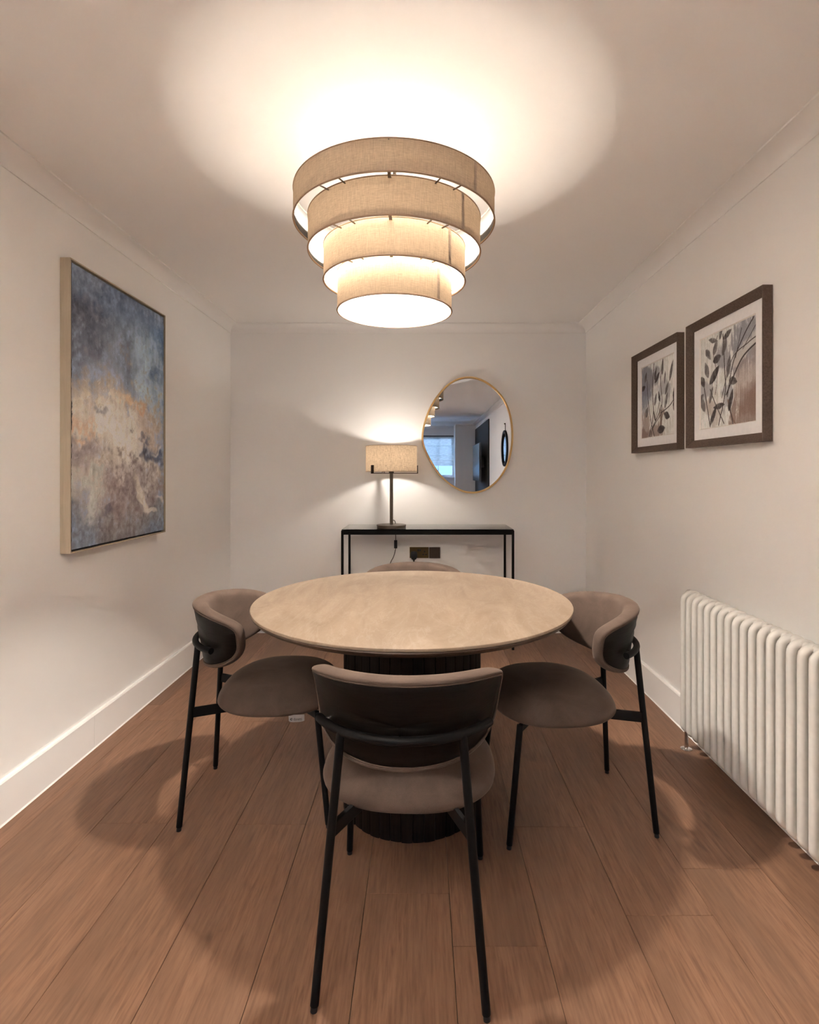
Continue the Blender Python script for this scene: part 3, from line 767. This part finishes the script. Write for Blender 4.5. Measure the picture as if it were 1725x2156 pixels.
# ================================================================== BOTANICAL PRINTS on the right wall
def leaf_art(seed, stems, leaves, washes, H=190, W=180):
    rng = np.random.default_rng(seed)
    v, u = np.meshgrid(np.linspace(0, 1, H), np.linspace(0, 1, W), indexing='ij')
    w1 = fnoise(H, W, (6, 6), rng); f1 = fnoise(H, W, (20, 20), rng, 4); st = fnoise(H, W, (5, 60), rng, 4)
    img = np.zeros((H, W, 3)); img[:] = (206, 190, 172)
    img += (st * 7 + f1 * 4)[..., None]
    def put(k, col):
        nonlocal img
        k = np.clip(k, 0, 1)[..., None]; img = img * (1 - k) + np.array(col) * k
    for cu, cv, ru, rv, col, a, rot in washes:
        c, s = math.cos(rot), math.sin(rot); du, dv = u - cu + w1 * .03, v - cv + w1 * .02
        d = np.sqrt(((du * c + dv * s) / ru) ** 2 + ((-du * s + dv * c) / rv) ** 2) + f1 * .05 + st * .10
        put(a / (1 + np.exp((d - 1) * 14)), col)
    for pts, wd, col in stems:
        pp = smooth_path([(a, b, 0) for a, b in pts], 16)
        for a, b in zip(pp, pp[1:]):
            L2 = (b - a).length_squared + 1e-9
            t = np.clip(((u - a.x) * (b.x - a.x) + (v - a.y) * (b.y - a.y)) / L2, 0, 1)
            d = np.hypot(u - a.x - t * (b.x - a.x), v - a.y - t * (b.y - a.y))
            put(.85 * np.clip((wd - d) / .004 + .5, 0, 1), col)
    for cu, cv, L, wd, rot, col in leaves:
        c, s = math.cos(rot), math.sin(rot); x = (u - cu) * c + (v - cv) * s; y = -(u - cu) * s + (v - cv) * c
        t = np.clip((x / L + 1) / 2, 0, 1)
        prof = wd * np.sin(PI * t ** .85) ** .8
        inside = (prof - np.abs(y)) / .008 + f1 * .25
        k = np.clip(inside, 0, 1) * (np.abs(x) < L)
        put(k * (.80 + .14 * np.clip(f1 + st * .7, -1.5, 1)), col)
        vein = np.clip((.0035 - np.abs(y)) / .003, 0, 1) * (np.abs(x) < L * .85)
        put(vein * .35, tuple(cc * .5 for cc in col))
    return albedo(np.clip(img, 15, 240))
DK = (58, 46, 42); MD = (92, 79, 73); GB = (124, 113, 111); BR = (124, 93, 77); LB = (150, 122, 106); CR = (212, 194, 172)
big_art = leaf_art(3,
    [([(.20, .02), (.12, .30), (.08, .45)], .007, DK), ([(.36, .02), (.48, .35), (.47, .6), (.44, .95)], .007, DK), ([(.46, .03), (.28, .28), (.20, .42)], .006, DK),
     ([(.52, .30), (.62, .62), (.80, .85), (.95, .98)], .007, DK), ([(.42, .30), (.60, .66), (.86, .76), (.98, .79)], .005, DK), ([(.50, .32), (.75, .62), (.98, .73)], .009, DK), ([(.30, .35), (.33, .55), (.26, .8), (.34, .96)], .004, DK),
     ([(.53, .26), (.58, .12), (.66, .0)], .010, BR), ([(.62, .0), (.56, .2)], .006, DK), ([(.66, .66), (.72, .82), (.76, .93)], .004, DK), ([(.78, .72), (.98, .9)], .004, DK)],
    [(.16, .80, .085, .040, -.9, MD), (.30, .84, .085, .042, 1.1, MD), (.13, .64, .10, .045, 1.9, MD), (.28, .56, .13, .050, .75, DK), (.05, .52, .075, .045, -1.1, DK), (.33, .72, .08, .05, .2, DK),
     (.47, .83, .11, .040, 1.2, MD), (.52, .93, .09, .036, .4, DK), (.26, .93, .10, .030, -.3, MD), (.40, .98, .08, .03, 1.3, MD), (.54, .60, .12, .042, 1.35, MD), (.62, .44, .075, .045, -.3, DK),
     (.37, .22, .11, .034, 0.05, DK), (.58, .26, .12, .038, 1.25, DK), (.22, .36, .10, .030, 1.2, MD), (.05, .28, .10, .045, 2.0, MD), (.26, .13, .13, .036, 1.0, DK), (.03, .36, .05, .03, .6, MD)],
    [(.85, .80, .26, .26, GB, .8, .5), (.68, .62, .16, .12, GB, .65, .9), (.45, .72, .12, .14, GB, .6, 1.2), (.12, .44, .14, .1, GB, .5, .3), (.86, .42, .22, .30, LB, .55, .3), (.90, .10, .28, .18, BR, .75, .4), (.85, .22, .2, .14, BR, .5, 0), (.60, .10, .06, .16, BR, .75, -.25), (.20, .22, .12, .12, LB, .45, 0), (.48, .28, .08, .12, GB, .5, 0), (.30, .10, .10, .10, LB, .4, .5), (.78, .70, .30, .07, CR, .6, .45)])
small_art = leaf_art(5,
    [([(.25, .02), (.38, .30), (.36, .62), (.40, .98)], .009, DK), ([(.42, .0), (.30, .25), (.22, .5), (.18, .80)], .007, DK), ([(.60, .10), (.64, .45), (.60, .72), (.66, .98)], .008, DK),
     ([(.34, .12), (.55, .30), (.62, .40)], .007, DK), ([(.60, .30), (.84, .36), (.98, .44)], .006, DK), ([(.44, .2), (.52, .36), (.56, .44)], .005, DK), ([(.30, .0), (.36, .12), (.60, .28)], .006, DK)],
    [(.78, .25, .085, .050, -.35, DK), (.62, .09, .12, .055, .1, DK), (.56, .52, .085, .032, 1.9, DK), (.78, .60, .10, .036, 1.0, MD), (.76, .45, .12, .040, 1.2, MD), (.45, .50, .09, .034, 1.2, MD), (.50, .78, .10, .04, .7, DK), (.66, .90, .12, .032, 1.5, DK),
     (.90, .80, .14, .036, 1.2, MD), (.72, .74, .09, .03, 1.4, MD), (.45, .84, .09, .035, 1.2, DK), (.97, .50, .09, .03, 1.5, DK), (.97, .36, .07, .03, 1.6, DK), (.42, .28, .08, .022, 1.9, DK), (.06, .70, .07, .04, .3, DK), (.14, .84, .08, .04, 1.2, MD), (.18, .36, .08, .05, 1.2, MD)],
    [(.14, .78, .24, .22, GB, .85, .2), (.12, .60, .14, .16, (112, 105, 110), .7, 0), (.45, .80, .14, .12, GB, .6, .3), (.10, .40, .12, .14, GB, .5, .3), (.14, .18, .16, .18, LB, .75, 0), (.12, .06, .20, .09, BR, .7, 0), (.48, .06, .22, .09, BR, .65, 0), (.62, .22, .05, .16, BR, .7, 0), (.70, .60, .08, .2, GB, .4, 1.2)])
M['print'] = attr_paint('printed_paper', .7, .15)
M['mat_white'] = plain('white_mount_board', (.88, .89, .92), .8)
M['mat_bevel'] = plain('white_mount_bevel', (.88, .86, .84), .8)

def framed_print(y0, y1, z0, z1, art, label):
    """frame deep at its outer edge and sloping inwards, mount, print. local: y = -Y (viewer's right is nearer), x out of the wall towards -X"""
    w_, h_ = y1 - y0, z1 - z0; d = .0385
    t = thing('framed_botanical_print', label, 'picture', (XR, (y0 + y1) / 2, z0), 0, 'pair of botanical prints')
    fw = .034
    def member(a, b, ia, ib):   # outer corners a,b (y,z) ; inner ia, ib
        vs = []
        for (oy, oz), (iy, iz) in ((a, ia), (b, ib)):
            vs += [(-.0015, oy, oz), (-d, oy, oz), (-d + .001, oy + (iy - oy) * .12, oz + (iz - oz) * .12), (-.020, iy, iz), (-.0015, iy, iz)]
        fs = [(k, (k + 1) % 5, 5 + (k + 1) % 5, 5 + k) for k in range(5)] + [(4, 3, 2, 1, 0), (5, 6, 7, 8, 9)]
        return MB().add(vs, fs)
    o = [(-w_ / 2, 0), (w_ / 2, 0), (w_ / 2, h_), (-w_ / 2, h_)]
    i_ = [(-w_ / 2 + fw, fw), (w_ / 2 - fw, fw), (w_ / 2 - fw, h_ - fw), (-w_ / 2 + fw, h_ - fw)]
    for k, nm in enumerate(('frame_rail', 'frame_side', 'frame_rail', 'frame_side')):
        l_ = (k + 1) % 4; member(o[k], o[l_], i_[k], i_[l_]).build(nm, M['frame_brown'], t)
    MB().box((-.004, -w_ / 2 + fw - .003, fw - .003), (-.0016, w_ / 2 - fw + .003, h_ - fw + .003)).build('backing_board', M['glide'], t)
    # mount with window
    mw = .046; ow, oh = w_ / 2 - fw + .0, h_ - fw
    a = [(-ow, fw), (ow, fw), (ow, oh), (-ow, oh)]; b = [(-ow + mw, fw + mw), (ow - mw, fw + mw), (ow - mw, oh - mw), (-ow + mw, oh - mw)]
    e = .004; c = [(-ow + mw + e, fw + mw + e), (ow - mw - e, fw + mw + e), (ow - mw - e, oh - mw - e), (-ow + mw + e, oh - mw - e)]
    vs = [(-.0145, y, z) for y, z in a] + [(-.0145, y, z) for y, z in b]
    mt = MB().add(vs, [(k, (k + 1) % 4, 4 + (k + 1) % 4, 4 + k) for k in range(4)])
    mt.add([(-.0095, y, z) for y, z in a], []); mt.f += [(8 + k, 8 + (k + 1) % 4, (k + 1) % 4, k) for k in range(4)]
    mo = mt.build('mount', M['mat_white'], t)
    MB().add([(-.0145, y, z) for y, z in b] + [(-.0095, y, z) for y, z in c], [(k, (k + 1) % 4, 4 + (k + 1) % 4, 4 + k) for k in range(4)]).build('mount_bevel', M['mat_bevel'], mo)
    A0, A1 = -ow + mw, ow - mw; B0, B1 = fw + mw, oh - mw
    MB().box((-.0085, A0 - .01, B0 - .01), (-.004, A1 + .01, B1 + .01)).build('print_backing', M['mat_white'], t)
    grid_obj('print', art, 0, lambda u, v, h: (-.0092 + 0 * u, A1 - (A1 - A0) * u, B0 + (B1 - B0) * v), M['print'], t)
    return t
framed_print(1.982, 2.562, 1.367, 1.940, big_art, 'framed print of grey leaves hanging nearer the viewer, wide white mount')
framed_print(2.651, 3.227, 1.367, 1.940, small_art, 'framed print of dark branches hanging nearer the far wall corner')

# ================================================================== COLUMN RADIATOR
rad = thing('column_radiator', 'white three-column radiator standing along the wall below the prints', 'radiator', (1.212, 2.43, 0))
r_ = .0148; xa, xb = -.0365, .0365; za, zb = .086 + r_, .722 - r_; cr = .030; cb = .020
pts = []
for cx, cz, a0, c_ in ((xa + cr, zb - cr, 180, cr), (xb - cr, zb - cr, 90, cr), (xb - cb, za + cb, 0, cb), (xa + cb, za + cb, -90, cb)):
    for k in range(7):
        a = math.radians(a0 - 90 * k / 6); pts.append((cx + c_ * math.cos(a), 0, cz + c_ * math.sin(a)))
secm = MB().tube(pts, r_, 14, closed=True)
secm.tube([(0, 0, za), (0, 0, zb)], r_ * .95, 12)
PT = .0505
for z in (za + .004, zb - .004):
    secm.tube([(0, -PT / 2, z), (0, -PT * .3, z), (0, -.012, z), (0, .012, z), (0, PT * .3, z), (0, PT / 2, z)], [.0135, .0135, .0185, .0185, .0135, .0135], 16)
secme = secm.mesh('section', M['radiator'], 50)
for i in range(23):
    s_ = link('section', secme, rad); s_.location = (0, -PT * i, 0)
MB().tube([(0, PT / 2, za + .004), (0, PT / 2 + .006, za + .004)], .017, 20).build('end_cap', M['radiator'], rad, smooth=50)
MB().tube([(0, PT / 2, zb - .004), (0, PT / 2 + .006, zb - .004)], .017, 20).build('end_cap', M['radiator'], rad, smooth=50)
pipe = MB().tube([(-.015, .022, 0), (-.015, .022, za - .004)], .0085, 16).build('pipe', M['chrome'], rad, smooth=60)
MB().lathe([(0, .0), (.0245, .0), (.0245, .003), (.014, .008), (.0095, .009), (0, .009)], 32, (-.015, .022)).build('floor_collar', M['chrome'], pipe, smooth=40)
for i in (3, 18):
    MB().box((.03, -PT * i - .012, .60), (XR - 1.212 - .0005, -PT * i + .012, .63), .002).build('wall_bracket', M['radiator'], rad)

# ================================================================== THE ROOM BEHIND THE CAMERA (seen in the pebble mirror)
M['panel_dark'] = plain('dark_taupe_panel', (.045, .038, .036), .6)
M['screen'] = plain('tv_screen', (.012, .013, .016), .25)
M['tv_case'] = plain('tv_case', (.05, .05, .055), .5)
M['upvc'] = plain('white_window_frame', (.78, .78, .78), .4)
M['blind'] = None
def blind_mat():
    n = NT('roman_blind_cloth'); t = n.t; t.nodes.remove(n.p)
    d = n.n('ShaderNodeBsdfDiffuse'); tr = n.n('ShaderNodeBsdfTranslucent'); mx = n.n('ShaderNodeMixShader'); mx.inputs[0].default_value = .5
    c = n.ramp(n.noise(n.coord('Object', (1, 1, 3)), 14, 5, .65), [(.3, (.50, .50, .49)), (.7, (.74, .73, .70))])
    n.l(c, d.inputs[0]); n.l(c, tr.inputs[0]); n.l(d.outputs[0], mx.inputs[1]); n.l(tr.outputs[0], mx.inputs[2]); n.l(mx.outputs[0], n.out.inputs['Surface']); return n.m
M['blind'] = blind_mat()
win = thing('window_1', 'white framed window under a roman blind, reflected in the mirror', 'window', (0, YF - .05, 0), kind='structure')
fr = .045
MB().box((WX0, -.03, WZ0), (WX0 + fr, .03, WZ1)).build('window_frame', M['upvc'], win); MB().box((WX1 - fr, -.03, WZ0), (WX1, .03, WZ1)).build('window_frame', M['upvc'], win)
MB().box((WX0 + fr, -.03, WZ0), (WX1 - fr, .03, WZ0 + fr)).build('window_frame', M['upvc'], win); MB().box((WX0 + fr, -.03, WZ1 - fr), (WX1 - fr, .03, WZ1)).build('window_frame', M['upvc'], win)
nb = 5
for k in range(1, nb):
    x = WX0 + (WX1 - WX0) * k / nb
    MB().box((x - .012, -.018, WZ0 + fr), (x + .012, .018, WZ1 - fr)).build('glazing_bar', M['upvc'], win)
for k in range(nb):
    xa_, xb_ = WX0 + (WX1 - WX0) * k / nb + (fr if k == 0 else .012), WX0 + (WX1 - WX0) * (k + 1) / nb - (fr if k == nb - 1 else .012)
    MB().box((xa_, -.004, WZ0 + fr), (xb_, .004, WZ1 - fr)).build('pane', M['glass'], win)
MB().box((WX0 - .02, .051, WZ0 - .035), (WX1, .16, WZ0), .004).build('window_sill', M['upvc'], win)
# roman blind with soft folds
bl = thing('roman_blind', 'pale roman blind half lowered over the window, reflected in the mirror', 'blind', (0, YF + .03, 0))
zt_, zb_ = 2.15, 1.43
ys = [(zt_, .0), (1.93, .004), (1.92, .012), (1.915, .004), (1.68, .006), (1.67, .016), (1.665, .006), (1.57, .012), (1.565, .03), (1.50, .034), (zb_, .022), (zb_, .010), (1.5, .012), (1.55, .004), (1.6, -.004), (zt_, -.008)]
MB().extrude([(y, z) for z, y in ys], lambda a, b, t: (t, a, b), WX0 + .005, WX1 - .012).build('blind_cloth', M['blind'], bl)
MB().box((WX0 + .005, -.022, zt_), (WX1 - .012, .012, zt_ + .025)).build('head_rail', M['panel_dark'], bl)
# dark wall panel + television on a bracket
pn = tag(MB().box((XR - .022, -4.42, .158), (XR - .0005, -1.86, 2.285), .002).build('feature_panel', M['panel_dark']), 'dark brown wall panel behind the television, reflected in the mirror', 'wall panel')
tv = thing('television', 'flat television on a dark wall panel, reflected in the mirror', 'television', (1.13, -2.05, 1.09))
t = MB().box((-.02, -1.32, 0), (.02, 0, .755), .004).build('casing', M['tv_case'], tv)
MB().box((-.0215, -1.31, .012), (-.0198, -.01, .745)).build('screen', M['screen'], tv)
MB().box((.02, -.80, .28), (XR - .0222 - 1.13, -.50, .50), .003).build('wall_mount', M['tv_case'], tv)
# round strap mirror on the right wall beside the camera
rm = thing('round_strap_mirror', 'small round mirror with dark frame hanging from a strap, seen in the pebble mirror', 'mirror', (XR, .12, 1.63))
R0 = .275
def xl(mb): mb.v = [(-v[2], v[0], v[1]) for v in mb.v]; return mb
xl(MB().lathe([(R0 - .045, .004), (R0 - .045, .026), (R0 - .038, .030), (R0, .030), (R0 + .003, .026), (R0 + .003, .001), (R0 - .045, .001)], 64)).build('frame', M['glide'], rm, smooth=40)
xl(MB().lathe([(0, .003), (R0 - .044, .003), (R0 - .044, .012), (0, .012)], 64)).build('mirror_glass', M['mirror'], rm, smooth=40)
MB().box((-.008, -.012, R0 - .01), (-.001, .012, R0 + .115), .001).build('strap', M['bronze_dark'], rm)
MB().tube([(-.0005, 0, R0 + .105), (-.022, 0, R0 + .105)], .010, 14).build('hook', M['bronze'], rm, smooth=60)
# dark planter with pale branches below the window
pt_ = thing('branch_planter', 'dark planter with pale twisted branches below the window, seen in the mirror', 'planter', (.35, YF + .36, 0))
MB().box((-.30, -.17, 0), (.30, .17, .80), .01).build('planter_box', M['panel_dark'], pt_)
M['branch'] = plain('pale_branch', (.62, .66, .70), .6)
rb = random.Random(4)
for k in range(9):
    x = -.24 + .06 * k; p = [(x, rb.uniform(-.08, .08), .795)]
    for j in range(5): p.append((p[-1][0] + rb.uniform(-.07, .07), p[-1][1] + rb.uniform(-.04, .04), p[-1][2] + rb.uniform(.03, .08)))
    MB().tube(smooth_path(p, 5), .009, 6).build('branch', M['branch'], pt_, smooth=180)
# added fill lamp, out of view beside the camera, evens out the walls
ul = thing('fill_uplight', 'added bronze fill uplight on a pole, unseen beside the viewer, brightening the walls', 'lamp', (-.78, -.35, 0))
MB().lathe([(0, 0), (.13, 0), (.13, .012), (.02, .02), (0, .02)], 40).build('base', M['bronze_dark'], ul, smooth=40)
MB().tube([(0, 0, .015), (0, 0, 1.665)], .011, 16).build('pole', M['bronze_dark'], ul, smooth=60)
MB().lathe([(0, 1.66), (.03, 1.66), (.105, 1.71), (.150, 1.80), (.163, 1.865), (.158, 1.868), (.144, 1.805), (.098, 1.718), (.028, 1.67), (0, 1.67)], 48).build('bowl_shade', M['bronze_dark'], ul, smooth=50)
bulb(ul, 1.735, FILL_W, .03)
# garden wall outside the window
M['garden'] = plain('garden_hedge_wall', (.03, .04, .045), .9)
struct(MB().box((-4, YF - 3.2, -.05), (4, YF - 3.0, 2.0)).build('garden_wall', M['garden']), 'blue-grey garden wall outside the window, reflected in the mirror', 'wall')
